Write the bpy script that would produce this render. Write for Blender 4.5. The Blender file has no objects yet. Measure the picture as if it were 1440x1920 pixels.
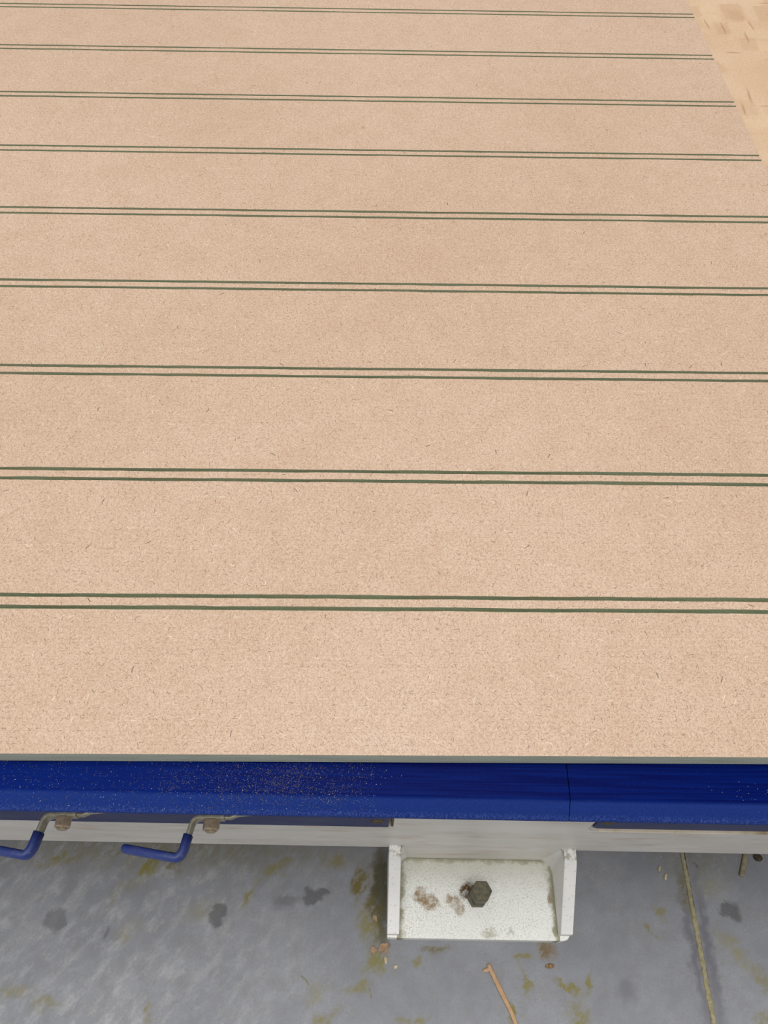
import bpy, bmesh, math, random
from mathutils import Vector, Matrix, noise

# ------------------------------------------------------------------ camera, world, exposure
S = bpy.context.scene
C = S.collection
cam_data = bpy.data.cameras.new('camera')
cam_data.sensor_fit = 'VERTICAL'
cam_data.sensor_height = 24.0
cam_data.lens = 18.0
cam_data.clip_start = 0.02
cam = bpy.data.objects.new('camera', cam_data)
C.objects.link(cam)
_r = Vector((0.99979093, 0.01487933, 0.01402472))
_u = Vector((-0.02015759, 0.83226869, 0.55400587))
_f = Vector((0.0034291, 0.55417275, -0.83239462))
M4 = Matrix((( _r.x, _u.x, -_f.x, 0.0), (_r.y, _u.y, -_f.y, 0.0), (_r.z, _u.z, -_f.z, 1.2389), (0, 0, 0, 1)))
cam.matrix_world = M4
S.camera = cam

world = bpy.data.worlds.new('overcast_sky')
S.world = world
world.use_nodes = True
bg = world.node_tree.nodes['Background']
bg.inputs['Color'].default_value = (1.0, 0.995, 0.985, 1)
bg.inputs['Strength'].default_value = 0.34

# bright soft patch of overcast sky high overhead
sun_data = bpy.data.lights.new('overhead_daylight', 'SUN')
sun_data.energy = 2.25
sun_data.angle = math.radians(30)
sun_data.color = (1.0, 0.985, 0.96)
sun = bpy.data.objects.new('overhead_daylight', sun_data)
C.objects.link(sun)
sun.rotation_euler = (math.radians(4), math.radians(-1), 0)

vs = S.view_settings
vs.view_transform = 'Standard'
vs.look = 'None'
vs.exposure = 0.45
vs.gamma = 1.0
vs.use_curve_mapping = False

# ------------------------------------------------------------------ helpers
def lin(r, g, b):
    def c(v):
        v /= 255.0
        return v / 12.92 if v <= 0.04045 else ((v + 0.055) / 1.055) ** 2.4
    return (c(r), c(g), c(b), 1.0)

def obj(name, bm, mat, parent=None, smooth=False, recalc=True):
    if recalc:
        bmesh.ops.recalc_face_normals(bm, faces=bm.faces[:])
    me = bpy.data.meshes.new(name)
    bm.to_mesh(me)
    bm.free()
    mats = mat if isinstance(mat, (list, tuple)) else [mat]
    for m in mats:
        me.materials.append(m)
    if smooth:
        for p in me.polygons:
            p.use_smooth = True
    o = bpy.data.objects.new(name, me)
    C.objects.link(o)
    if parent:
        o.parent = parent
    return o

def thing(name, label, cat, loc=(0, 0, 0), rotz=0.0, group=None):
    o = bpy.data.objects.new(name, None)
    o.empty_display_size = 0.02
    C.objects.link(o)
    o.location = loc
    o.rotation_euler = (0, 0, rotz)
    return tag(o, label, cat, group)

def tag(o, label, cat, group=None, kind=None):
    o['label'] = label
    o['category'] = cat
    if group:
        o['group'] = group
    if kind:
        o['kind'] = kind
    return o

def add_box(bm, x0, x1, y0, y1, z0, z1, bevel=0.0, seg=2):
    r = bmesh.ops.create_cube(bm, size=1.0)
    vs_ = r['verts']
    for v in vs_:
        v.co = Vector(((x0 + x1) / 2 + v.co.x * (x1 - x0), (y0 + y1) / 2 + v.co.y * (y1 - y0), (z0 + z1) / 2 + v.co.z * (z1 - z0)))
    if bevel > 0:
        es = list({e for v in vs_ for e in v.link_edges})
        bmesh.ops.bevel(bm, geom=es, offset=bevel, segments=seg, affect='EDGES', profile=0.5)

def box(x0, x1, y0, y1, z0, z1, bevel=0.0, seg=2):
    bm = bmesh.new()
    add_box(bm, x0, x1, y0, y1, z0, z1, bevel, seg)
    return bm

def prism(profile, axis, a0, a1, bevel=0.0, seg=2):
    """closed profile (list of 2d points) extruded along axis from a0 to a1"""
    bm = bmesh.new()
    def P(p, a):
        if axis == 'x':
            return (a, p[0], p[1])
        if axis == 'y':
            return (p[0], a, p[1])
        return (p[0], p[1], a)
    A = [bm.verts.new(P(p, a0)) for p in profile]
    B = [bm.verts.new(P(p, a1)) for p in profile]
    n = len(profile)
    for i in range(n):
        bm.faces.new((A[i], A[(i + 1) % n], B[(i + 1) % n], B[i]))
    bm.faces.new(A[::-1])
    bm.faces.new(B)
    if bevel > 0:
        bmesh.ops.bevel(bm, geom=bm.edges[:], offset=bevel, segments=seg, affect='EDGES', profile=0.5)
    return bm

def lathe_poly(bm, sides, rings, center=(0, 0, 0), axis='z', phase=0.0):
    """rings: list of (radius, height)"""
    L = []
    for r, h in rings:
        ring = []
        for k in range(sides):
            a = phase + 2 * math.pi * k / sides
            c, s = r * math.cos(a), r * math.sin(a)
            p = (c, s, h) if axis == 'z' else (c, h, s)
            ring.append(bm.verts.new((center[0] + p[0], center[1] + p[1], center[2] + p[2])))
        L.append(ring)
    for i in range(len(L) - 1):
        for k in range(sides):
            bm.faces.new((L[i][k], L[i][(k + 1) % sides], L[i + 1][(k + 1) % sides], L[i + 1][k]))
    bm.faces.new(L[0][::-1])
    bm.faces.new(L[-1])

# ------------------------------------------------------------------ node helpers
class NT:
    def __init__(self, name, rough=0.6, spec=0.3, metallic=0.0):
        self.m = bpy.data.materials.new(name)
        self.m.use_nodes = True
        self.t = self.m.node_tree
        self.b = self.t.nodes['Principled BSDF']
        self.b.inputs['Roughness'].default_value = rough
        self.b.inputs['Specular IOR Level'].default_value = spec
        self.b.inputs['Metallic'].default_value = metallic
        self.tc = self.t.nodes.new('ShaderNodeTexCoord')
        self.P = self.tc.outputs['Object']
    def n(self, kind):
        return self.t.nodes.new(kind)
    def put(self, sock, v):
        if hasattr(v, 'is_output') or hasattr(v, 'links'):
            self.t.links.new(v, sock)
        else:
            sock.default_value = v
    def math(self, op, a, b=0.0, c=0.0, clamp=False):
        n = self.n('ShaderNodeMath'); n.operation = op; n.use_clamp = clamp
        self.put(n.inputs[0], a); self.put(n.inputs[1], b); self.put(n.inputs[2], c)
        return n.outputs[0]
    def vmath(self, op, a, b=(0, 0, 0), scale=None):
        n = self.n('ShaderNodeVectorMath'); n.operation = op
        self.put(n.inputs[0], a); self.put(n.inputs[1], b)
        if scale is not None:
            n.inputs['Scale'].default_value = scale
        return n.outputs['Value'] if op in ('LENGTH', 'DOT_PRODUCT', 'DISTANCE') else n.outputs['Vector']
    def noise(self, vec, scale, detail=3.0, rough=0.5, color=False, dim='3D'):
        n = self.n('ShaderNodeTexNoise'); n.noise_dimensions = dim
        self.put(n.inputs['Vector'], vec)
        n.inputs['Scale'].default_value = scale
        n.inputs['Detail'].default_value = detail
        n.inputs['Roughness'].default_value = rough
        return n.outputs['Color' if color else 'Fac']
    def mapr(self, v, a0, a1, b0=0.0, b1=1.0, smooth=True):
        n = self.n('ShaderNodeMapRange')
        n.interpolation_type = 'SMOOTHSTEP' if smooth else 'LINEAR'
        self.put(n.inputs['Value'], v)
        n.inputs['From Min'].default_value = a0; n.inputs['From Max'].default_value = a1
        n.inputs['To Min'].default_value = b0; n.inputs['To Max'].default_value = b1
        return n.outputs['Result']
    def mix(self, fac, a, b, mode='MIX'):
        n = self.n('ShaderNodeMix'); n.data_type = 'RGBA'; n.blend_type = mode
        self.put(n.inputs['Factor'], fac)
        self.put(n.inputs['A'] if False else n.inputs[6], a)
        self.put(n.inputs[7], b)
        return n.outputs[2]
    def mapping(self, vec, loc=(0, 0, 0), rot=(0, 0, 0), scale=(1, 1, 1), kind='POINT'):
        n = self.n('ShaderNodeMapping'); n.vector_type = kind
        self.put(n.inputs['Vector'], vec)
        n.inputs['Location'].default_value = loc
        n.inputs['Rotation'].default_value = rot
        n.inputs['Scale'].default_value = scale
        return n.outputs['Vector']
    def sep(self, v):
        n = self.n('ShaderNodeSeparateXYZ'); self.put(n.inputs[0], v)
        return n.outputs
    def color(self, c, albedo=1.0):
        if albedo != 1.0:
            c = self.mix(1.0, c, (albedo, albedo, albedo, 1.0), 'MULTIPLY')
        self.put(self.b.inputs['Base Color'], c)
    def bump(self, h, strength=0.3, dist=0.001):
        n = self.n('ShaderNodeBump')
        n.inputs['Strength'].default_value = strength
        n.inputs['Distance'].default_value = dist
        self.put(n.inputs['Height'], h)
        self.t.links.new(n.outputs['Normal'], self.b.inputs['Normal'])
    def fibre(self, cell, half_len, half_wid, density, seed, curve=0.45, soft=1.6):
        """scattered short fibres lying in the XY plane; sizes in metres"""
        p = self.vmath('ADD', self.P, (seed * 0.37, seed * 0.71, 0.0))
        v = self.n('ShaderNodeTexVoronoi'); v.voronoi_dimensions = '2D'; v.feature = 'F1'
        self.put(v.inputs['Vector'], p)
        v.inputs['Scale'].default_value = 1.0 / cell
        d = self.vmath('SUBTRACT', p, v.outputs['Position'])
        sx = self.sep(d)
        sc = self.n('ShaderNodeSeparateColor'); self.put(sc.inputs[0], v.outputs['Color'])
        a = self.math('MULTIPLY', sc.outputs[0], 6.283)
        ca, sa = self.math('COSINE', a), self.math('SINE', a)
        u = self.math('ADD', self.math('MULTIPLY', sx[0], ca), self.math('MULTIPLY', sx[1], sa))
        w = self.math('SUBTRACT', self.math('MULTIPLY', sx[1], ca), self.math('MULTIPLY', sx[0], sa))
        k = self.math('MULTIPLY', self.math('SUBTRACT', sc.outputs[2], 0.5), curve * 2 / half_len)
        w = self.math('ABSOLUTE', self.math('MULTIPLY_ADD', self.math('MULTIPLY', u, u), k, w))
        u = self.math('ABSOLUTE', u)
        mw = self.mapr(w, half_wid * 0.3, half_wid * soft, 1.0, 0.0)
        mu = self.mapr(u, half_len * 0.6, half_len, 1.0, 0.0)
        on = self.math('LESS_THAN', sc.outputs[1], density)
        return self.math('MULTIPLY', self.math('MULTIPLY', mw, mu), on)
    def stains(self, col, items, warp_scale=25.0, warp=0.03, mott_scale=60.0, base=0.25, aniso=(1.5, 0.8), edge=(0.40, 0.56)):
        """items: (x, y, rx, ry, angle_deg, colour, strength, softness[, 'plain'])"""
        w1 = self.noise(self.P, warp_scale, 4.0, 0.6, color=True)
        w1 = self.vmath('SUBTRACT', w1, (0.5, 0.5, 0.5))
        p = self.vmath('ADD', self.P, self.vmath('SCALE', w1, scale=warp))
        pd = self.mapping(self.P, (0, 0, 0), (0, 0, math.radians(54)), (aniso[0], aniso[1], 1.0), 'TEXTURE')
        mott = self.mapr(self.noise(pd, mott_scale, 6.0, 0.68), *edge)
        mott = self.math('MULTIPLY_ADD', mott, 1.0 - base, base)
        for it in items:
            (x, y, rx, ry, ang, c, s, soft) = it[:8]
            q = self.mapping(p, (x, y, 0), (0, 0, math.radians(ang)), (rx, ry, 1e3), 'TEXTURE')
            d = self.vmath('LENGTH', q)
            f = self.mapr(d, 1.0 - soft, 1.0, min(s, 1.0), 0.0)
            if len(it) < 9:
                f = self.math('MULTIPLY', f, mott)
            col = self.mix(f, col, c)
        return col

# ------------------------------------------------------------------ materials
def mat_mdf():
    k = NT('mdf_face', rough=0.5, spec=0.42)
    big = k.noise(k.P, 3.2, 4.0, 0.55)
    col = k.mix(k.mapr(big, 0.3, 0.7), lin(218, 189, 163), lin(225, 198, 173))
    mid = k.noise(k.P, 45.0, 3.0, 0.6)
    col = k.mix(k.mapr(mid, 0.35, 0.68, 0.0, 0.18), col, lin(196, 155, 124))
    fine = k.noise(k.P, 800.0, 3.0, 0.7)
    col = k.mix(k.mapr(fine, 0.40, 0.64, 0.0, 0.42), col, lin(182, 140, 110))
    fine2 = k.noise(k.vmath('ADD', k.P, (3.1, 1.7, 0)), 420.0, 3.0, 0.7)
    col = k.mix(k.mapr(fine2, 0.48, 0.70, 0.0, 0.35), col, lin(236, 212, 188))
    for cell, L, Wd, dens, seed, s, cc in (
            (0.0013, 0.00065, 0.00010, 0.70, 1.0, 0.45, (154, 114, 86)),
            (0.0019, 0.00095, 0.00010, 0.60, 2.3, 0.48, (142, 104, 78)),
            (0.0034, 0.00130, 0.00011, 0.42, 3.9, 0.55, (116, 84, 64)),
            (0.0080, 0.00170, 0.00013, 0.35, 5.2, 0.65, (96, 70, 54)),
            (0.0036, 0.00120, 0.00014, 0.35, 6.1, 0.42, (246, 226, 204)),
            (0.0130, 0.00220, 0.00020, 0.22, 7.7, 0.60, (250, 232, 206)),
            (0.0150, 0.00040, 0.00024, 0.22, 8.8, 0.80, (88, 64, 50)),
            (0.0420, 0.00260, 0.00024, 0.28, 9.4, 0.70, (92, 68, 52))):
        f = k.fibre(cell, L, Wd, dens, seed)
        col = k.mix(k.math('MULTIPLY', f, min(1.0, s * 1.4)), col, lin(*cc))
    k.color(col, 0.72)
    k.bump(fine, 0.12, 0.0003)
    return k.m

def mat_core(name, c0, c1, c2, rough=0.85):
    k = NT(name, rough=rough, spec=0.1)
    a = k.noise(k.P, 700.0, 3.0, 0.65)
    b = k.noise(k.mapping(k.P, scale=(1, 8, 8)), 30.0, 3.0, 0.6)
    col = k.mix(k.mapr(a, 0.3, 0.7), lin(*c0), lin(*c1))
    col = k.mix(k.mapr(b, 0.42, 0.7, 0, 0.55), col, lin(*c2))
    k.color(col)
    k.bump(a, 0.4, 0.0004)
    return k.m

def mat_spoil():
    k = NT('spoilboard_face', rough=0.8, spec=0.12)
    n = k.noise(k.P, 6.0, 4.0, 0.6)
    col = k.mix(k.mapr(n, 0.3, 0.7), lin(212, 180, 148), lin(225, 196, 166))
    warp = k.vmath('SCALE', k.vmath('SUBTRACT', k.noise(k.P, 14.0, 3.0, 0.6, color=True), (0.5, 0.5, 0.5)), scale=0.012)
    pw = k.vmath('ADD', k.P, warp)
    for scl, off, c, s in (((26, 17, 1), (0.3, 0.1, 0), (196, 160, 128), 0.45), ((15, 30, 1), (0.7, 0.9, 0), (228, 200, 166), 0.5), ((38, 24, 1), (0.1, 0.6, 0), (190, 152, 118), 0.3)):
        v = k.n('ShaderNodeTexVoronoi'); v.voronoi_dimensions = '2D'; v.distance = 'CHEBYCHEV'
        k.put(v.inputs['Vector'], k.mapping(pw, off, (0, 0, 0), scl))
        v.inputs['Scale'].default_value = 1.0
        v.inputs['Randomness'].default_value = 0.75
        sc = k.n('ShaderNodeSeparateColor'); k.put(sc.inputs[0], v.outputs['Color'])
        on = k.mapr(sc.outputs[0], 0.55, 0.75)
        on = k.math('MULTIPLY', on, k.math('MULTIPLY', k.mapr(v.outputs['Distance'], 0.30, 0.42, 1.0, 0.2), s))
        col = k.mix(on, col, lin(*c))
    # router passes: short dark cuts running with the table
    for (sx, sy, thr, seed) in ((1.0, 0.10, 0.30, 1.0), (0.16, 1.0, 0.22, 2.0)):
        p = k.mapping(k.vmath('ADD', pw, (seed, seed * 2, 0)), (0, 0, 0), (0, 0, 0), (sx, sy, 1))
        v = k.n('ShaderNodeTexVoronoi'); v.voronoi_dimensions = '2D'
        k.put(v.inputs['Vector'], p); v.inputs['Scale'].default_value = 60.0
        sc = k.n('ShaderNodeSeparateColor'); k.put(sc.inputs[0], v.outputs['Color'])
        f = k.math('MULTIPLY', k.mapr(v.outputs['Distance'], 0.03, 0.13, 1.0, 0.0), k.math('LESS_THAN', sc.outputs[1], thr))
        col = k.mix(k.math('MULTIPLY', f, 0.5), col, lin(160, 122, 88))
    fine = k.noise(k.P, 350.0, 3.0, 0.7)
    col = k.mix(k.mapr(fine, 0.4, 0.7, 0, 0.25), col, lin(176, 138, 104))
    k.color(col, 0.73)
    k.bump(fine, 0.2, 0.0005)
    return k.m

def mat_blue_rail():
    k = NT('blue_rail_paint', rough=0.42, spec=0.02)
    s = k.noise(k.mapping(k.P, scale=(1.2, 60, 60)), 12.0, 4.0, 0.6)
    col = k.mix(k.mapr(s, 0.35, 0.7), lin(0, 12, 80), lin(0, 26, 102))
    patch = k.noise(k.P, 9.0, 3.0, 0.5)
    xyz = k.sep(k.P)
    # dust film: thicker on the left segment
    film = k.math('MULTIPLY', k.mapr(xyz[0], 0.06, -0.22, 0.0, 0.55), k.mapr(patch, 0.25, 0.65, 0.45, 1.0))
    col = k.mix(film, col, lin(10, 42, 126))
    # sky sheen painted into the front bend as paler blue, with chalky edge specks
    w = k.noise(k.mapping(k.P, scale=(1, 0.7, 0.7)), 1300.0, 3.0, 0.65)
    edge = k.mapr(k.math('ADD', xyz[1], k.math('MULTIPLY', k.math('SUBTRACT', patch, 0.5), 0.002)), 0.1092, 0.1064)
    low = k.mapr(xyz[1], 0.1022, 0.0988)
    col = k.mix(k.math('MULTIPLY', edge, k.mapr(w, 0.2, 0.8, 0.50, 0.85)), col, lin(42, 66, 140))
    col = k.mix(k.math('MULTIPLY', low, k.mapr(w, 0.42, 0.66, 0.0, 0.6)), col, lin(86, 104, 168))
    spk = k.noise(k.P, 1500.0, 2.0, 0.5)
    col = k.mix(k.math('MULTIPLY', k.mapr(spk, 0.68, 0.76), 0.12), col, lin(130, 140, 170))
    k.color(col, 0.73)
    pl = k.noise(k.P, 480.0, 2.0, 0.5)
    k.bump(pl, 0.10, 0.0004)
    return k.m

def mat_paint(name, c0, c1, dirt, dirt_amt=0.4, rough=0.45, spec=0.3):
    k = NT(name, rough=rough, spec=spec)
    n = k.noise(k.mapping(k.P, scale=(1, 1, 3)), 9.0, 4.0, 0.6)
    col = k.mix(k.mapr(n, 0.3, 0.7), lin(*c0), lin(*c1))
    d = k.noise(k.mapping(k.P, scale=(1, 1, 4)), 13.0, 5.0, 0.65)
    col = k.mix(k.mapr(d, 0.5, 0.78, 0.0, dirt_amt), col, lin(*dirt))
    sp = k.noise(k.P, 240.0, 2.0, 0.6)
    col = k.mix(k.mapr(sp, 0.62, 0.75, 0.0, 0.35), col, lin(*dirt))
    k.color(col)
    k.bump(n, 0.08, 0.001)
    return k.m

def mat_base_plate():
    k = NT('speckled_white_paint', rough=0.6, spec=0.2)
    col = k.mix(k.noise(k.P, 20.0, 3.0), lin(222, 223, 219), lin(236, 237, 234))
    g = k.noise(k.P, 560.0, 3.0, 0.7)
    dens = k.noise(k.P, 22.0, 3.0, 0.6)
    sp = k.math('MULTIPLY', k.mapr(g, 0.46, 0.66), k.mapr(dens, 0.3, 0.62, 0.25, 0.62))
    col = k.mix(sp, col, lin(158, 158, 136))
    dk = k.noise(k.vmath('ADD', k.P, (2, 5, 0)), 480.0, 2.0, 0.5)
    col = k.mix(k.mapr(dk, 0.64, 0.72, 0.0, 0.6), col, lin(108, 108, 92))
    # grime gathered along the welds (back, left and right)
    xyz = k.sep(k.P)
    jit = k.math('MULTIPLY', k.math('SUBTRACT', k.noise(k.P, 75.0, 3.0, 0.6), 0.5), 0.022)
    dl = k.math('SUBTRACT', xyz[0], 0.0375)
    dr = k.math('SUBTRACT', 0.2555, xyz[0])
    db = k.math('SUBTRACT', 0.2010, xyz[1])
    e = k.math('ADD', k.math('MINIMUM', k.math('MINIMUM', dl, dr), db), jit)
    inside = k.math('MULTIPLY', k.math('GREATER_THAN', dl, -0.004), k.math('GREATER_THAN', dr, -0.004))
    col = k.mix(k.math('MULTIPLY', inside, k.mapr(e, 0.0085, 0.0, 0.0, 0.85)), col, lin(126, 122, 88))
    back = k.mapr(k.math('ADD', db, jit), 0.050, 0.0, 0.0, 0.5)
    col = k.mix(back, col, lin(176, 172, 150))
    RU = lin(136, 110, 74)
    col = k.stains(col, [
        (0.066, 0.152, 0.013, 0.014, 20, RU, 0.9, 0.5), (0.079, 0.143, 0.018, 0.014, 0, RU, 0.85, 0.5),
        (0.113, 0.146, 0.015, 0.011, 0, RU, 0.8, 0.7), (0.122, 0.136, 0.010, 0.012, 0, RU, 0.7, 0.8),
        (0.131, 0.160, 0.011, 0.016, -25, lin(92, 66, 34), 1.2, 0.6),
        (0.2500, 0.150, 0.004, 0.010, 0, RU, 0.9, 0.8), (0.160, 0.106, 0.016, 0.008, 0, lin(140, 136, 104), 0.7, 0.9),
        (0.190, 0.110, 0.006, 0.007, 0, lin(140, 136, 104), 0.7, 0.9)], warp_scale=110.0, warp=0.020, mott_scale=150.0, base=0.45, aniso=(1, 1))
    k.color(col)
    k.bump(g, 0.15, 0.0006)
    return k.m

def mat_concrete():
    k = NT('stained_concrete', rough=0.62, spec=0.22)
    a = k.noise(k.P, 7.0, 6.0, 0.62)
    b = k.noise(k.P, 40.0, 5.0, 0.65)
    c = k.noise(k.P, 320.0, 3.0, 0.65)
    xyz = k.sep(k.P)
    col = k.mix(k.mapr(a, 0.3, 0.7), lin(142, 145, 154), lin(162, 164, 170))
    col = k.mix(k.mapr(b, 0.35, 0.7, 0.0, 0.55), col, lin(138, 138, 140))
    wh = k.math('MULTIPLY', k.mapr(k.noise(k.mapping(k.P, (0, 0, 0), (0, 0, 0.9), (1.5, 0.8, 1), 'TEXTURE'), 42.0, 7.0, 0.72), 0.44, 0.72, 0.0, 0.62), k.mapr(xyz[0], 0.05, -0.35, 0.15, 1.0))
    col = k.mix(wh, col, lin(198, 198, 198))
    col = k.mix(k.mapr(c, 0.35, 0.7, 0.0, 0.28), col, lin(136, 136, 134))
    G = lin(138, 130, 74); O = lin(118, 106, 56); D = lin(112, 112, 116); D2 = lin(96, 96, 99); Y = lin(150, 144, 100); P2 = lin(112, 112, 120)
    items = [
        # broad brownish film near and under the beam
        (-0.30, 0.215, 0.42, 0.050, 0, lin(134, 130, 104), 0.8, 0.95), (0.48, 0.215, 0.10, 0.05, 0, lin(128, 126, 106), 0.6, 0.95),
        # dark blots
        (-0.2231, 0.1270, 0.0150, 0.0190, 0, D2, 0.75, 0.45, 'p'), (-0.4521, 0.1150, 0.0210, 0.0190, 20, D, 0.70, 0.45, 'p'),
        (-0.0830, 0.1545, 0.0270, 0.0130, 14, D2, 0.80, 0.40, 'p'), (-0.1250, 0.1440, 0.0300, 0.0130, 8, D, 0.6, 0.8, 'p'),
        (0.5160, 0.1440, 0.0190, 0.0160, -30, D2, 0.75, 0.5, 'p'), (0.480, 0.204, 0.006, 0.005, 0, D2, 0.8, 0.7, 'p'),
        (0.350, 0.045, 0.020, 0.018, 20, D, 0.5, 0.9, 'p'), (-0.375, 0.100, 0.005, 0.010, 10, D, 0.7, 0.8, 'p'), (-0.445, 0.165, 0.020, 0.045, 10, D, 0.3, 0.9, 'p'),
        # greenish brown smears
        (-0.335, 0.185, 0.050, 0.014, 55, G, 1.0, 0.9), (-0.300, 0.198, 0.030, 0.014, -20, O, 0.9, 0.9),
        (-0.375, 0.150, 0.030, 0.010, 60, G, 0.7, 0.9), (-0.470, 0.195, 0.055, 0.010, 15, G, 0.8, 0.9),
        (-0.180, 0.150, 0.028, 0.010, 60, G, 0.9, 0.9), (-0.250, 0.130, 0.040, 0.022, 30, Y, 0.35, 0.9),
        (-0.145, 0.188, 0.050, 0.012, 30, G, 0.8, 0.9), (-0.345, 0.105, 0.030, 0.016, 20, Y, 0.4, 0.9),
        (-0.022, 0.172, 0.014, 0.040, -10, O, 1.0, 0.8), (-0.060, 0.200, 0.030, 0.016, 0, G, 0.8, 0.9),
        (0.005, 0.150, 0.022, 0.085, 0, O, 1.1, 0.75), (0.010, 0.170, 0.022, 0.070, 0, lin(78, 76, 54), 0.85, 0.8, 'p'), (0.014, 0.120, 0.012, 0.050, 0, lin(96, 92, 60), 0.8, 0.8, 'p'),
        (-0.010, 0.115, 0.018, 0.040, 12, G, 0.9, 0.9), (0.005, 0.070, 0.030, 0.020, 25, G, 0.9, 0.9),
        (-0.020, 0.040, 0.030, 0.012, 20, G, 0.8, 0.9), (-0.075, 0.035, 0.026, 0.016, 40, Y, 0.6, 0.9),
        (-0.060, 0.005, 0.030, 0.012, 25, G, 0.9, 0.8), (-0.300, 0.010, 0.008, 0.022, 0, G, 0.7, 0.9),
        (-0.490, 0.030, 0.040, 0.012, 0, G, 0.6, 0.9), (-0.440, 0.015, 0.030, 0.012, 0, G, 0.6, 0.9),
        (0.090, 0.088, 0.030, 0.009, 0, O, 0.8, 0.9), (0.245, 0.088, 0.018, 0.020, 0, lin(128, 108, 72), 1.0, 0.9),
        (0.210, 0.082, 0.026, 0.007, 5, G, 0.9, 0.8), (0.212, 0.050, 0.008, 0.030, 15, G, 0.9, 0.8),
        (0.270, 0.045, 0.034, 0.007, -25, G, 1.0, 0.8), (0.302, 0.048, 0.007, 0.024, -12, G, 0.9, 0.8),
        (0.280, 0.010, 0.020, 0.030, -15, G, 0.9, 0.8), (0.190, 0.012, 0.006, 0.030, 0, G, 1.0, 0.7),
        (0.055, 0.005, 0.030, 0.008, 10, G, 0.9, 0.8), (0.060, 0.075, 0.016, 0.010, 0, G, 0.8, 0.8),
        (0.415, 0.140, 0.016, 0.012, 0, G, 0.7, 0.9), (0.395, 0.115, 0.018, 0.006, -40, G, 0.8, 0.9),
        (0.495, 0.170, 0.030, 0.014, 20, Y, 0.6, 0.9), (0.512, 0.090, 0.016, 0.050, 35, Y, 0.7, 0.9),
        (0.540, 0.060, 0.012, 0.030, 20, G, 0.6, 0.9), (0.530, 0.010, 0.018, 0.014, 0, G, 0.7, 0.9),
        # darkened concrete on both sides of the joint
        (0.453, 0.080, 0.013, 0.150, 0, P2, 0.85, 0.95, 'p'), (0.474, 0.090, 0.014, 0.170, 0, P2, 0.85, 0.95, 'p'),
        (0.455, 0.170, 0.016, 0.040, 0, O, 0.7, 0.9),
    ]
    col = k.stains(col, items, warp_scale=48.0, warp=0.034, mott_scale=85.0)
    k.color(col, 0.68)
    k.bump(k.math('ADD', k.math('MULTIPLY', b, 0.6), k.math('MULTIPLY', c, 0.3)), 0.16, 0.002)
    return k.m

def mat_flat(name, c0, c1, scale=150.0, rough=0.7, spec=0.2, metallic=0.0, stretch=(1, 1, 1)):
    k = NT(name, rough=rough, spec=spec, metallic=metallic)
    n = k.noise(k.mapping(k.P, scale=stretch), scale, 4.0, 0.6)
    k.color(k.mix(k.mapr(n, 0.3, 0.7), lin(*c0), lin(*c1)))
    k.bump(n, 0.15, 0.0006)
    return k.m

M = {}
M['mdf'] = mat_mdf()
M['core'] = mat_core('green_mdf_core', (172, 178, 162), (190, 194, 178), (158, 160, 142))
M['groove'] = mat_core('green_groove', (116, 124, 98), (132, 138, 112), (130, 122, 94))
M['spoil'] = mat_spoil()
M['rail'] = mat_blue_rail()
M['white'] = mat_paint('white_frame_paint', (216, 212, 204), (228, 224, 218), (196, 174, 154), 0.75)
def mat_gusset():
    k = NT('white_bracket_paint', rough=0.5, spec=0.25)
    n = k.noise(k.P, 12.0, 4.0, 0.6)
    col = k.mix(k.mapr(n, 0.3, 0.7), lin(222, 221, 218), lin(234, 233, 230))
    sp = k.noise(k.P, 260.0, 2.0, 0.6)
    col = k.mix(k.mapr(sp, 0.60, 0.72, 0.0, 0.5), col, lin(158, 154, 138))
    xyz = k.sep(k.P)
    d = k.math('MULTIPLY', k.mapr(xyz[1], 0.1820, 0.1930), k.mapr(k.noise(k.P, 120.0, 4.0, 0.65), 0.42, 0.62))
    d = k.math('MULTIPLY', d, k.mapr(xyz[2], 0.105, 0.113))
    col = k.mix(k.math('MULTIPLY', d, 0.85), col, lin(128, 116, 84))
    k.color(col)
    return k.m
M['gusset'] = mat_gusset()
M['plate'] = mat_base_plate()
M['concrete'] = mat_concrete()
M['panel'] = mat_paint('dusty_blue_panel', (56, 64, 104), (70, 76, 112), (92, 90, 102), 0.5, rough=0.55, spec=0.2)
M['sleeve'] = mat_paint('blue_vinyl', (36, 54, 128), (56, 72, 140), (140, 150, 180), 0.6, rough=0.45, spec=0.35)
M['steel'] = mat_flat('dull_zinc_steel', (150, 144, 126), (182, 174, 154), 160, rough=0.42, spec=0.5, metallic=0.45)
M['brass'] = mat_flat('tan_plated_nut', (158, 140, 116), (186, 168, 142), 260, rough=0.35, spec=0.6, metallic=0.4)
M['oldbolt'] = mat_flat('tarnished_bolt', (72, 70, 56), (104, 98, 78), 140, rough=0.55, spec=0.3, metallic=0.2)
M['screw'] = mat_flat('rusty_screw', (76, 68, 48), (110, 98, 70), 300, rough=0.7)
M['rust'] = mat_paint('rusty_lip', (222, 208, 182), (232, 220, 198), (150, 118, 80), 0.9, rough=0.75)
M['filler'] = mat_flat('joint_filler', (128, 121, 94), (152, 145, 118), 220, rough=0.9)
M['stick'] = mat_flat('peeled_wood', (162, 130, 98), (180, 150, 118), 120, rough=0.8, stretch=(6, 1, 1))
M['greystick'] = mat_flat('weathered_wood', (120, 112, 90), (142, 134, 110), 140, rough=0.85)
M['leaf'] = mat_flat('dry_leaf', (136, 110, 86), (164, 140, 116), 120, rough=0.8)
M['chip'] = mat_flat('pale_wood_chip', (172, 156, 122), (196, 182, 152), 200, rough=0.85)
M['crumb'] = mat_flat('dark_crumb', (40, 34, 28), (84, 74, 58), 260, rough=0.8)
M['rustcrumb'] = mat_flat('rust_crumb', (92, 70, 50), (150, 122, 92), 500, rough=0.9)
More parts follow.
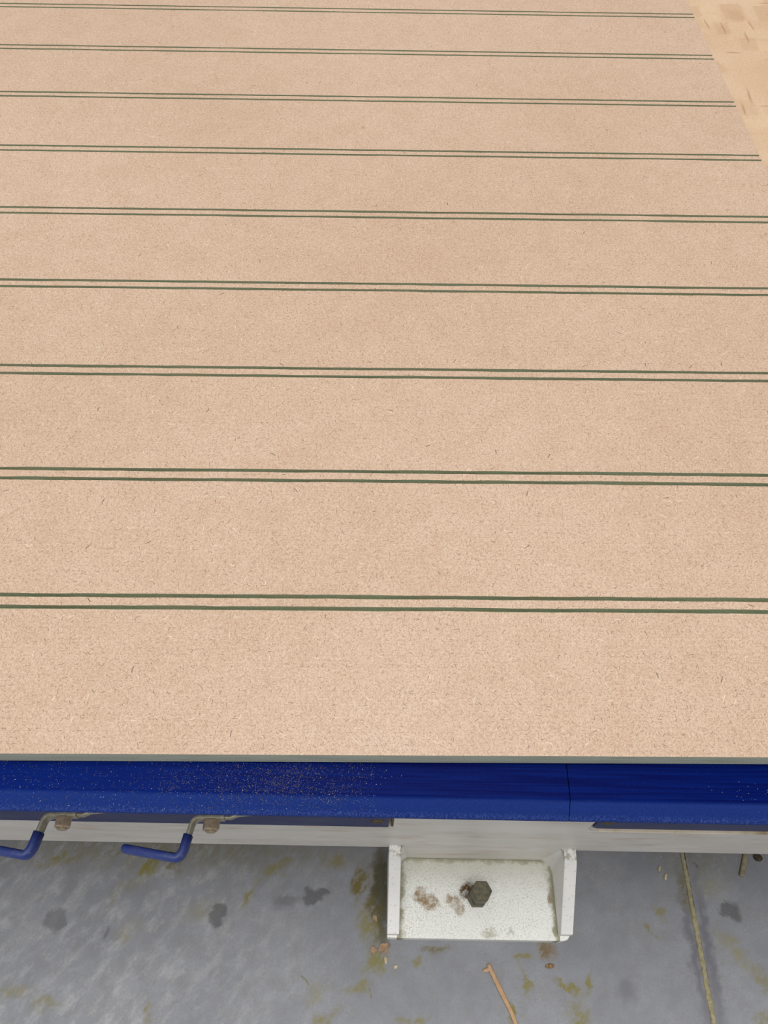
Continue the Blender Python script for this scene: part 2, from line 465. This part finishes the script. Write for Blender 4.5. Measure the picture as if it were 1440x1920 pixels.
M['dust'] = mat_flat('sawdust', (118, 108, 64), (150, 138, 92), 300, rough=0.9)
M['palespeck'] = mat_flat('pale_flake', (160, 168, 178), (190, 196, 200), 300, rough=0.8)
M['gravel'] = mat_flat('floor_grit', (140, 136, 122), (178, 174, 162), 300, rough=0.9)
M['bed'] = mat_flat('dark_bed', (60, 62, 68), (84, 86, 92), 60, rough=0.7)

rnd = random.Random(7)
WEST, EAST = -2.2, 2.2

# ------------------------------------------------------------------ floor (two slabs with a filled joint)
JX = 0.4625
bm = bmesh.new()
add_box(bm, -4.0, JX - 0.0038, -3.0, 5.0, -0.12, 0.0)
add_box(bm, JX + 0.0038, 4.5, -3.0, 5.0, -0.12, 0.0)
floor = obj('floor', bm, M['concrete'])
floor['kind'] = 'structure'
# filler bead, slightly ragged, a little proud of the slabs
bm = bmesh.new()
ny = 700
prev = None
for i in range(ny + 1):
    y = -1.0 + 2.0 * i / ny
    o1 = noise.noise((y * 35, 0.3, 0)) * 0.0011 + noise.noise((y * 190, 4.3, 0)) * 0.0009
    o2 = noise.noise((y * 35, 7.3, 0)) * 0.0011 + noise.noise((y * 190, 9.3, 0)) * 0.0009
    x0, x1 = JX - 0.0039 + o1, JX + 0.0038 + o2
    zt = 0.0022 + noise.noise((y * 90, 2.1, 0)) * 0.0008
    row = [bm.verts.new(p) for p in ((x0, y, -0.01), (x0 + 0.0004, y, zt * 0.4), (x0 + 0.0022, y, zt), (x1 - 0.0022, y, zt * 0.9), (x1 - 0.0004, y, zt * 0.3), (x1, y, -0.01))]
    if prev:
        for a in range(5):
            bm.faces.new((prev[a], prev[a + 1], row[a + 1], row[a]))
    prev = row
obj('joint_filler', bm, M['filler'], floor, smooth=True)

# ------------------------------------------------------------------ white machine frame
YC = 0.2015          # front face of the frame
frame = thing('machine_frame', 'white painted steel machine frame with a bare leg between two panel openings', 'machine frame')
FB, FT = 0.107, 0.745   # bottom and top of the frame face
PZ = 0.232              # sill of the panel openings
LX0, LX1 = 0.0225, 0.2600   # leg between the openings
YB = YC + 0.10
obj('leg', box(LX0, LX1, YC, YB, 0.028, FT, 0.0), M['white'], frame)
obj('lower_beam', box(WEST, LX0, YC, YB, FB, PZ - 0.0005, 0.0), M['white'], frame)
obj('lower_beam', box(LX1, EAST, YC, YB, FB, PZ - 0.0005, 0.0), M['white'], frame)
obj('upper_beam', box(WEST, LX0, YC, YB, 0.52, FT, 0.0), M['white'], frame)
obj('upper_beam', box(LX1, EAST, YC, YB, 0.52, FT, 0.0), M['white'], frame)
# rounded lower corner of the right opening
R = 0.020
prof = [(LX1 - 0.0005, PZ - 0.001), (LX1 + R, PZ - 0.001)]
for i in range(1, 9):
    a = math.radians(270 - 90 * i / 8)
    prof.append((LX1 + R + R * math.cos(a), PZ + R + R * math.sin(a)))
prof.append((LX1 - 0.0005, PZ + R))
obj('opening_corner', prism(prof, 'y', YC + 0.0002, YC + 0.06), M['white'], frame)
# rusty worn lip along the sill of the right opening
obj('opening_lip', box(LX1 + 0.012, EAST, YC + 0.0003, YC + 0.0050, PZ - 0.002, PZ + 0.0006, 0.0004), M['rust'], frame)
# rust bleeding at the end of the left opening
obj('opening_edge', box(LX0 - 0.0030, LX0 + 0.0003, YC + 0.0004, YC + 0.02, PZ + 0.006, 0.40), M['screw'], frame)

# ------------------------------------------------------------------ blue valve panels
def valve_panel(label, x0, x1, y_front, z0, screws, rl):
    r = 0.010
    pts = []
    if rl:       # left lower corner cut round
        pts += [(x0 + r * (1 - math.sin(math.radians(a))) , z0 + r * (1 - math.cos(math.radians(a)))) for a in range(90, -1, -15)]
    else:
        pts += [(x0, z0)]
    pts += [(x1, z0), (x1, 0.515), (x0, 0.515)]
    t = obj('valve_panel', prism(pts, 'y', y_front, y_front + 0.006, 0.0006, 1), M['panel'], frame)
    t['label'] = label
    for sx, sz in screws:
        bm = bmesh.new()
        lathe_poly(bm, 20, [(0.0085, -0.0002), (0.0085, 0.0006), (0.0065, 0.0012), (0.0040, 0.0010)], (sx, y_front, sz), 'y')
        for v in bm.verts:
            v.co.y = 2 * y_front - v.co.y
        obj('screw', bm, M['screw'], t)
    return t
valve_panel('long blue panel behind the two blue-sleeved valve levers', WEST + 0.02, 0.0165, YC + 0.0003, PZ + 0.0005,
            [(0.0030, 0.266), (-0.53, 0.266)], False)
valve_panel('blue panel in the round-cornered opening with a rusty lower lip', LX1 + 0.008, EAST - 0.02, YC + 0.0034, PZ + 0.0012,
            [(0.2810, 0.267), (0.80, 0.266)], True)

# ------------------------------------------------------------------ ball valve levers
def fillet_path(pts, rad, seg=7):
    out = [Vector(pts[0])]
    for i in range(1, len(pts) - 1):
        p, a, b = Vector(pts[i]), Vector(pts[i - 1]), Vector(pts[i + 1])
        d1, d2 = (a - p), (b - p)
        l = min(rad, d1.length * 0.48, d2.length * 0.48)
        q0, q1 = p + d1.normalized() * l, p + d2.normalized() * l
        for k in range(seg + 1):
            t = k / seg
            out.append(q0 * (1 - t) ** 2 + p * 2 * t * (1 - t) + q1 * t * t)
    out.append(Vector(pts[-1]))
    return out

def sweep(path, th, hh, power=2.6, sides=16, cap_round=False):
    """section: half thickness th across the path (in plan), half height hh"""
    bm = bmesh.new()
    rings = []
    n = len(path)
    stations = [(p, 1.0) for p in path]
    if cap_round:
        d = (path[-1] - path[-2]).normalized()
        e = path[-1]
        stations = stations[:-1] + [(e - d * th * (1 - math.sin(a)), math.cos(a) * 0.985 + 0.015) for a in [math.radians(x) for x in (0, 25, 45, 65, 82)]]
    for i, (p, s) in enumerate(stations):
        a = stations[max(i - 1, 0)][0]; b = stations[min(i + 1, len(stations) - 1)][0]
        t = (b - a).normalized()
        nrm = Vector((-t.y, t.x))
        ring = []
        for k in range(sides):
            an = 2 * math.pi * k / sides
            c, sn = math.cos(an), math.sin(an)
            u = math.copysign(abs(c) ** (2 / power), c) * th * s
            w = math.copysign(abs(sn) ** (2 / power), sn) * hh * (s if s < 1 else 1)
            ring.append(bm.verts.new((p.x + nrm.x * u, p.y + nrm.y * u, w)))
        rings.append(ring)
    for i in range(len(rings) - 1):
        for k in range(sides):
            bm.faces.new((rings[i][k], rings[i][(k + 1) % sides], rings[i + 1][(k + 1) % sides], rings[i + 1][k]))
    bm.faces.new(rings[0][::-1]); bm.faces.new(rings[-1])
    return bm

def make_valve(x, z, label):
    y0 = 0.0
    t = thing('valve_lever', label, 'valve lever', (x, 0, z), 0, 'ball valve levers under the rail')
    full = fillet_path([(0.014, 0.1845), (-0.0195, 0.1840), (-0.0265, 0.1490), (-0.0310, 0.1430), (-0.0925, 0.1520)], 0.008)
    # steel strip: nut to a bit past the start of the sleeve
    cut = next(i for i, p in enumerate(full) if p.y < 0.160)
    obj('steel_arm', sweep(full[:cut + 1], 0.0022, 0.0080, 6.0, 20), M['steel'], t)
    path = [Vector((-0.0234, 0.1665))] + [p for p in full if p.y < 0.163]
    obj('vinyl_sleeve', sweep(path, 0.0046, 0.0088, 3.0, 20, True), M['sleeve'], t, smooth=True)
    bm = bmesh.new()
    lathe_poly(bm, 6, [(0.0094, 0.1824), (0.0094, 0.1730), (0.0084, 0.1715)], (0, 0, 0), 'y', math.radians(8))
    nut = obj('nut', bm, M['brass'], t)
    bm = bmesh.new()
    lathe_poly(bm, 20, [(0.0056, 0.1720), (0.0056, 0.1700), (0.0046, 0.1692)], (0, 0, 0), 'y')
    obj('stem_end', bm, M['brass'], nut)
    bm = bmesh.new()
    lathe_poly(bm, 24, [(0.014, YC + 0.0002), (0.014, 0.1930), (0.009, 0.1925), (0.009, 0.1860)], (0, 0, 0), 'y')
    obj('stem', bm, M['steel'], t)
    # stop tab on the far side of the nut
    bm = sweep([Vector((0.012, 0.1850)), Vector((0.020, 0.1848)), Vector((0.027, 0.1880)), Vector((0.044, 0.1900))], 0.0016, 0.0045, 6.0, 12)
    obj('stop_tab', bm, M['steel'], t)
    return t
make_valve(-0.1785, 0.350, 'bent valve lever with blue sleeve, next to the white foot bracket leg')
make_valve(-0.3398, 0.350, 'bent valve lever with blue sleeve, farther from the white foot bracket')

# ------------------------------------------------------------------ foot bracket
foot = thing('foot_bracket', 'white steel foot bracket bolted to the concrete floor', 'bracket')
FX0, FX1, FY0 = 0.0195, 0.2745, 0.0985
PT = 0.029
# base plate with one rounded front corner
pp = [(FX0, FY0)]
rc = 0.010
for a in range(-90, 1, 15):
    pp.append((FX1 - rc + rc * math.cos(math.radians(a)), FY0 + rc + rc * math.sin(math.radians(a))))
pp += [(FX1, YC + 0.0004), (FX0, YC + 0.0004)]
obj('base_plate', prism(pp, 'z', 0.0, PT, 0.0022, 2), M['plate'], foot)
gp = [(YC + 0.0004, PT), (YC + 0.0004, 0.1225), (0.1865, 0.1195), (0.1015, 0.0475), (0.1015, PT)]
obj('gusset', prism(gp, 'x', FX0, FX0 + 0.0165, 0.0014, 2), M['gusset'], foot)
gp2 = [(YC + 0.0004, PT), (YC + 0.0004, 0.1195), (0.1845, 0.1165), (0.1045, 0.0475), (0.1045, PT)]
obj('gusset', prism(gp2, 'x', FX1 - 0.0175, FX1 - 0.0005, 0.0014, 2), M['gusset'], foot)
# concave vertical corner welds and the weld along the back
def corner_fillet(xc, sgn, r0, r1, z0, z1):
    bm = bmesh.new()
    rings = []
    for st in range(7):
        t = st / 6
        r = r0 + (r1 - r0) * t ** 0.8
        pts = [(xc, YC + 0.0004), (xc + sgn * r, YC + 0.0004)]
        for i in range(1, 9):
            a = math.radians(90 * i / 8)
            pts.append((xc + sgn * (r - r * math.sin(a)), YC + 0.0004 - (r - r * math.cos(a))))
        rings.append([bm.verts.new((p[0], p[1], z0 + (z1 - z0) * t)) for p in pts])
    n = len(rings[0])
    for a, b in zip(rings, rings[1:]):
        for i in range(n):
            bm.faces.new((a[i], a[(i + 1) % n], b[(i + 1) % n], b[i]))
    bm.faces.new(rings[0][::-1]); bm.faces.new(rings[-1])
    return bm
obj('weld_fillet', corner_fillet(FX0 + 0.0164, 1, 0.016, 0.004, PT, 0.1205), M['gusset'], foot, smooth=False)
obj('weld_fillet', corner_fillet(FX1 - 0.0174, -1, 0.019, 0.004, PT, 0.1180), M['gusset'], foot, smooth=False)

# ------------------------------------------------------------------ levelling bolt
bolt = thing('levelling_bolt', 'tarnished hex bolt with lock nut standing on the white base plate', 'bolt', (0.1463, 0.1510, PT))
bm = bmesh.new()
lathe_poly(bm, 6, [(0.0148, 0.0), (0.0148, 0.022), (0.0138, 0.0235)], phase=0)
obj('lock_nut', bm, M['oldbolt'], bolt)
bm = bmesh.new()
lathe_poly(bm, 20, [(0.0100, 0.023), (0.0100, 0.0375)])
obj('shank', bm, M['oldbolt'], bolt, smooth=False)
bm = bmesh.new()
lathe_poly(bm, 6, [(0.0132, 0.0360), (0.0139, 0.0370), (0.0139, 0.0640), (0.0130, 0.0652)], phase=0)
obj('bolt_head', bm, M['oldbolt'], bolt)

# ------------------------------------------------------------------ table bed, spoilboard, blue rails
SPZ = 0.7860
obj_bed = tag(obj('table_bed', box(WEST, EAST, 0.165, 3.0, 0.745, 0.7680), M['bed']), 'dark steel table bed under the spoilboard', 'table bed')
spoil = tag(obj('spoilboard', box(-0.95, 1.15, 0.162, 2.85, 0.7680, SPZ, 0.0006, 1), M['spoil']), 'tan scarred fibreboard base under the grooved sheet', 'board')

RT = 0.7832
RAIL_PTS = [(0.1105, RT), (0.1094, RT - 0.0001), (0.1084, RT - 0.0005), (0.1072, RT - 0.0013), (0.1058, RT - 0.0025), (0.0998, RT - 0.0080), (0.0990, RT - 0.0090), (0.0986, RT - 0.0102)]
def rail_profile():
    return [(0.160, RT)] + RAIL_PTS + [(0.0986, 0.7718), (0.0993, 0.7710), (0.1300, 0.7710), (0.1300, 0.7660), (0.160, 0.7660)]
def rail(label, x0, x1):
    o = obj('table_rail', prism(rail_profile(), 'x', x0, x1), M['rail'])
    for pl in o.data.polygons:
        pl.use_smooth = True
    o.data.set_sharp_from_angle(angle=math.radians(24))
    return tag(o, label, 'rail', 'blue table rails')
SEAM = 0.1115
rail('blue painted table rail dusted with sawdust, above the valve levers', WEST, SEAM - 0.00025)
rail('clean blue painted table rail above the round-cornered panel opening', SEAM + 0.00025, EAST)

# ------------------------------------------------------------------ grooved MDF sheet
TH = 0.0140
sheet = thing('mdf_sheet', 'large grooved tan fibreboard sheet with green core lying on the table', 'board', (0.38149, 0.13174, SPZ), math.radians(0.8))
SW, SL = 1.22, 2.44
NP = 24
GW, GD, OFF = 0.0028, 0.0030, 0.0042
FIRST, PITCH = 0.0960, 0.1000
NX = 260
# groove list: (y_near, y_far)
grooves = []
for k in range(NP):
    yc_ = FIRST + PITCH * k
    if yc_ > SL - 0.02:
        break
    for s in (-1, 1):
        grooves.append((yc_ + s * OFF - GW / 2, yc_ + s * OFF + GW / 2))
xs = [-SW * i / NX for i in range(NX + 1)]
def wob(x, y, ph):
    return noise.noise((x * 28, y * 31 + ph, 0.5)) * 0.00045 + noise.noise((x * 110, y * 57 + ph, 2.5)) * 0.00022
bm = bmesh.new()
def strip(bm, ya, yb, z, mi=0):
    prev = None
    for x in xs:
        row = (bm.verts.new((x, ya(x), z)), bm.verts.new((x, yb(x), z)))
        if prev:
            f = bm.faces.new((prev[0], prev[1], row[1], row[0])); f.material_index = mi
        prev = row
bounds = [0.0] + [v for g in grooves for v in g] + [SL]
for i in range(0, len(bounds), 2):
    a, b = bounds[i], bounds[i + 1]
    fa = (lambda x, a=a, i=i: a + (wob(x, a, 1.0) if i > 0 else 0.0))
    fb = (lambda x, b=b, i=i: b + (wob(x, b, 5.0) if i < len(bounds) - 2 else 0.0))
    strip(bm, fa, fb, TH)
def quad(bm, pts, mi):
    f = bm.faces.new([bm.verts.new(p) for p in pts]); f.material_index = mi
quad(bm, [(0, 0, 0), (0, SL, 0), (-SW, SL, 0), (-SW, 0, 0)], 1)
quad(bm, [(-SW, 0, 0), (0, 0, 0), (0, 0, TH), (-SW, 0, TH)], 1)
quad(bm, [(-SW, SL, 0), (0, SL, 0), (0, SL, TH), (-SW, SL, TH)], 1)
for X in (0.0, -SW):
    for i in range(len(bounds) - 1):
        h = TH if i % 2 == 0 else TH - GD
        quad(bm, [(X, bounds[i], 0), (X, bounds[i + 1], 0), (X, bounds[i + 1], h), (X, bounds[i], h)], 1)
bmesh.ops.recalc_face_normals(bm, faces=bm.faces[:])
for f in bm.faces:       # strips are open shells: make sure they look up
    if f.calc_center_median().z > TH - 1e-6 and f.normal.z < 0:
        f.normal_flip()
obj('board', bm, [M['mdf'], M['core']], sheet, recalc=False)
for gi, (a, b) in enumerate(grooves):
    bm = bmesh.new()
    prev = None
    for x in xs:
        wa, wb = wob(x, a, 5.0), wob(x, b, 1.0)
        row = [bm.verts.new(p) for p in ((x, a + wa, TH), (x, a + 0.0005, TH - GD), (x, b - 0.0011, TH - GD), (x, b + wb, TH))]
        if prev:
            for q in range(3):
                bm.faces.new((prev[q], prev[q + 1], row[q + 1], row[q]))
        prev = row
    bm.normal_update()
    for f in bm.faces:
        if f.normal.z < 0:
            f.normal_flip()
    obj('groove', bm, M['groove'], sheet, recalc=False)

# ------------------------------------------------------------------ small debris
def flake(bm, x, y, z, L, W_, H_, ang):
    c, s = math.cos(ang), math.sin(ang)
    vv = []
    for (u, v, h) in ((-L, -W_ * 0.6, 0), (L, -W_, 0), (L * 0.9, W_, 0), (-L * 0.8, W_ * 0.8, 0), (-L * 0.7, 0, H_), (L * 0.7, 0, H_)):
        vv.append(bm.verts.new((x + u * c - v * s, y + u * s + v * c, z + h)))
    for f in ((0, 1, 5, 4), (1, 2, 5), (2, 3, 4, 5), (3, 0, 4), (3, 2, 1, 0)):
        bm.faces.new([vv[i] for i in f])
def rail_z(y):
    if y >= RAIL_PTS[0][0]:
        return RT
    for (ya, za), (yb, zb) in zip(RAIL_PTS, RAIL_PTS[1:]):
        if yb <= y <= ya:
            return za + (zb - za) * (ya - y) / (ya - yb)
    return RAIL_PTS[-1][1]
bm = bmesh.new()
cl = [(rnd.gauss(-0.055, 0.035), rnd.uniform(0.106, 0.126)) for _ in range(26)]
for _ in range(2200):
    c = rnd.choice(cl)
    x, y = c[0] + rnd.gauss(0, 0.007), c[1] + rnd.gauss(0, 0.004)
    if 0.100 < y < 0.1275 and x < 0.03:
        flake(bm, x, y, rail_z(y) - 0.00005, rnd.uniform(0.00012, 0.00038), rnd.uniform(0.00007, 0.00013), rnd.uniform(0.0001, 0.0002), rnd.uniform(0, 6.28))
for _ in range(1500):
    x, y = rnd.uniform(-0.30, 0.0), rnd.uniform(0.100, 0.127)
    flake(bm, x, y, rail_z(y) - 0.00005, rnd.uniform(0.00012, 0.0004), rnd.uniform(0.00007, 0.00013), rnd.uniform(0.0001, 0.0002), rnd.uniform(0, 6.28))
tag(obj('sawdust', bm, M['dust']), 'fine tan sawdust sprinkled on the blue rail', 'sawdust', kind='stuff')
bm = bmesh.new()
for _ in range(170):
    x, y = rnd.uniform(-0.30, 0.02), rnd.uniform(0.100, 0.126)
    flake(bm, x, y, rail_z(y) - 0.00005, rnd.uniform(0.00015, 0.0004), rnd.uniform(0.00010, 0.00022), rnd.uniform(0.0001, 0.0003), rnd.uniform(0, 6.28))
for _ in range(40):
    x, y = 0.225 + rnd.gauss(0, 0.014), rnd.gauss(0.114, 0.004)
    flake(bm, x, y, rail_z(max(y, 0.1)) - 0.00005, rnd.uniform(0.00015, 0.0003), rnd.uniform(0.0001, 0.0002), rnd.uniform(0.0001, 0.0002), rnd.uniform(0, 6.28))
tag(obj('paint_flakes', bm, M['palespeck']), 'tiny pale flakes scattered on the blue rails', 'flakes', kind='stuff')
bm = bmesh.new()
for _ in range(130):
    x, y = rnd.uniform(0.40, 0.58), rnd.uniform(-0.05, 0.22)
    s = rnd.uniform(0.0005, 0.0012)
    flake(bm, x, y, 0.0, s, s * rnd.uniform(0.5, 1.0), s, rnd.uniform(0, 6.28))
for _ in range(120):
    x, y = rnd.uniform(-0.5, 0.40), rnd.uniform(-0.05, 0.09)
    s = rnd.uniform(0.0004, 0.0009)
    flake(bm, x, y, 0.0, s, s * rnd.uniform(0.5, 1.0), s, rnd.uniform(0, 6.28))
tag(obj('grit', bm, M['gravel']), 'pale grit scattered over the concrete floor', 'grit', kind='stuff')

def stick(name, pts, radii, mat, label, flat=0.7, cat='stick'):
    bm = bmesh.new()
    path = [Vector(p) for p in pts]
    fine, rr = [], []
    for i in range(len(path) - 1):
        for k in range(6):
            t = k / 6
            fine.append(path[i].lerp(path[i + 1], t)); rr.append(radii[i] * (1 - t) + radii[i + 1] * t)
    fine.append(path[-1]); rr.append(radii[-1])
    rings = []
    for i, p in enumerate(fine):
        t = (fine[min(i + 1, len(fine) - 1)] - fine[max(i - 1, 0)]).normalized()
        nrm = Vector((-t.y, t.x, 0)).normalized()
        j = 1 + 0.10 * noise.noise((i * 0.9, 3.0, pts[0][0] * 50))
        r = rr[i] * j
        rings.append([bm.verts.new(p + nrm * r * math.cos(2 * math.pi * k / 10) + Vector((0, 0, 1)) * (r * flat * math.sin(2 * math.pi * k / 10) + r * flat)) for k in range(10)])
    for i in range(len(rings) - 1):
        for k in range(10):
            bm.faces.new((rings[i][k], rings[i][(k + 1) % 10], rings[i + 1][(k + 1) % 10], rings[i + 1][k]))
    bm.faces.new(rings[0][::-1]); bm.faces.new(rings[-1])
    return bm
root = thing('twig', 'peeled tan twig lying on the floor in front of the foot bracket', 'twig')
obj('stem', stick('t', [(0.1613, 0.0705, 0), (0.1700, 0.0530, 0), (0.1790, 0.0350, 0), (0.1850, 0.0235, 0), (0.1905, 0.0125, 0), (0.1985, -0.010, 0), (0.203, -0.020, 0)], [0.0030, 0.0033, 0.0034, 0.0030, 0.0031, 0.0028, 0.0024], M['stick'], ''), M['stick'], root, smooth=True)
obj('side_shoot', stick('t', [(0.1630, 0.0650, 0.0006), (0.1585, 0.0635, 0.0004), (0.1535, 0.0625, 0.0)], [0.0024, 0.0025, 0.0018], M['stick'], ''), M['stick'], root, smooth=True)
b2 = obj('wood_sliver', stick('s', [(0.5590, 0.2260, 0), (0.5555, 0.2160, 0), (0.5490, 0.2010, 0), (0.5430, 0.1890, 0)], [0.0032, 0.0036, 0.0038, 0.0034], None, ''), M['greystick'], smooth=True)
tag(b2, 'grey weathered wood sliver on the floor under the right panel opening', 'stick')

def leaf(name, x, y, L, W_, ang, lift, curl, label, seed, mat):
    bm = bmesh.new()
    r2 = random.Random(seed)
    nu, nv = 7, 4
    c, s = math.cos(ang), math.sin(ang)
    top, bot = [], []
    for i in range(nu + 1):
        u = i / nu
        wid = W_ * (math.sin(math.pi * min(1, u * 0.94 + 0.06)) ** 0.5) * r2.uniform(0.5, 1.2)
        rt, rb = [], []
        for j in range(nv + 1):
            v = (j / nv - 0.5) * 2
            px, py = (u - 0.5) * 2 * L, v * wid
            px += r2.uniform(-0.12, 0.12) * L
            pz = 0.0012 + lift * (v * v) + curl * (u - 0.4) ** 2 + r2.uniform(0, 0.0008)
            X, Y = x + px * c - py * s, y + px * s + py * c
            rt.append(bm.verts.new((X, Y, pz + 0.0004))); rb.append(bm.verts.new((X, Y, pz)))
        top.append(rt); bot.append(rb)
    for i in range(nu):
        for j in range(nv):
            bm.faces.new((top[i][j], top[i + 1][j], top[i + 1][j + 1], top[i][j + 1]))
            bm.faces.new((bot[i][j], bot[i][j + 1], bot[i + 1][j + 1], bot[i + 1][j]))
    for i in range(nu):
        bm.faces.new((top[i][0], bot[i][0], bot[i + 1][0], top[i + 1][0]))
        bm.faces.new((top[i][nv], top[i + 1][nv], bot[i + 1][nv], bot[i][nv]))
    for j in range(nv):
        bm.faces.new((top[0][j], top[0][j + 1], bot[0][j + 1], bot[0][j]))
        bm.faces.new((top[nu][j], bot[nu][j], bot[nu][j + 1], top[nu][j + 1]))
    zmin = min(v.co.z for v in bm.verts)
    for v in bm.verts:
        v.co.z -= zmin
    return tag(obj(name, bm, mat, smooth=True), label, 'leaf')
leaf('dry_leaf', 0.0165, 0.0885, 0.0085, 0.0065, 0.6, 0.003, 0.006, 'curled tan dry leaf beside the front corner of the foot bracket', 3, M['leaf'])
leaf('leaf_fragment', 0.0010, 0.0855, 0.0055, 0.0050, 1.9, 0.002, 0.004, 'small brown leaf fragment next to the curled dry leaf', 5, M['leaf'])
leaf('leaf_fragment', 0.0030, 0.1250, 0.0030, 0.0065, 0.5, 0.002, 0.003, 'brown leaf scrap in the moss along the bracket side', 8, M['leaf'])

def lump(name, x, y, rx, ry, rz, ang, mat, label, cat, seed):
    bm = bmesh.new()
    bmesh.ops.create_icosphere(bm, subdivisions=2, radius=1.0)
    for v in bm.verts:
        j = 1 + 0.35 * noise.noise(v.co * 1.7 + Vector((seed, 0, 0)))
        v.co = Vector((v.co.x * rx * j, v.co.y * ry * j, max(v.co.z, -0.75) * rz * j))
    zmin = min(v.co.z for v in bm.verts)
    rot = Matrix.Rotation(ang, 4, 'Z')
    for v in bm.verts:
        v.co.z -= zmin
        v.co = rot @ v.co + Vector((x, y, 0))
    return tag(obj(name, bm, mat), label, cat)
lump('wood_chip', 0.4240, 0.1975, 0.0048, 0.0017, 0.0014, 1.3, M['chip'], 'pale wood chip on the floor farther under the white beam', 'chip', 1.0)
lump('wood_chip', 0.4310, 0.1865, 0.0048, 0.0019, 0.0014, 1.2, M['chip'], 'pale wood chip on the floor closer to the filled joint', 'chip', 2.0)
lump('white_chip', 0.0185, 0.0735, 0.0020, 0.0052, 0.0015, 0.15, M['chip'], 'whitish chip on the floor just in front of the dry leaf', 'chip', 4.0)
lump('dark_crumb', 0.5740, 0.2150, 0.0075, 0.0052, 0.0036, -0.4, M['crumb'], 'dark crumb of dirt on the floor beside the grey wood sliver', 'crumb', 3.0)
lump('rust_crumb', 0.2475, 0.0700, 0.0070, 0.0032, 0.0020, 0.1, M['rustcrumb'], 'brown rusty crumb on the floor in front of the bracket', 'crumb', 6.0)
for pts, rad, lab in (
        ([(-0.0980, 0.0532, 0), (-0.0910, 0.0475, 0), (-0.0862, 0.0415, 0)], [0.0006, 0.0010, 0.0006], 'pale straw bit on the floor in a greenish smear left of the bracket'),
        ([(-0.0036, 0.0400, 0), (-0.0015, 0.0335, 0), (-0.0004, 0.0270, 0)], [0.0006, 0.0009, 0.0006], 'short pale straw bit on the floor in front of the dry leaf')):
    tag(obj('straw_bit', stick('s', pts, rad, None, ''), M['greystick'], smooth=True), lab, 'straw', 'straw bits on the floor')
lump('yellow_crumb', 0.0325, 0.0655, 0.0032, 0.0022, 0.0016, 0.6, M['chip'], 'yellowish crumb on the floor in front of the bracket corner', 'crumb', 9.0)
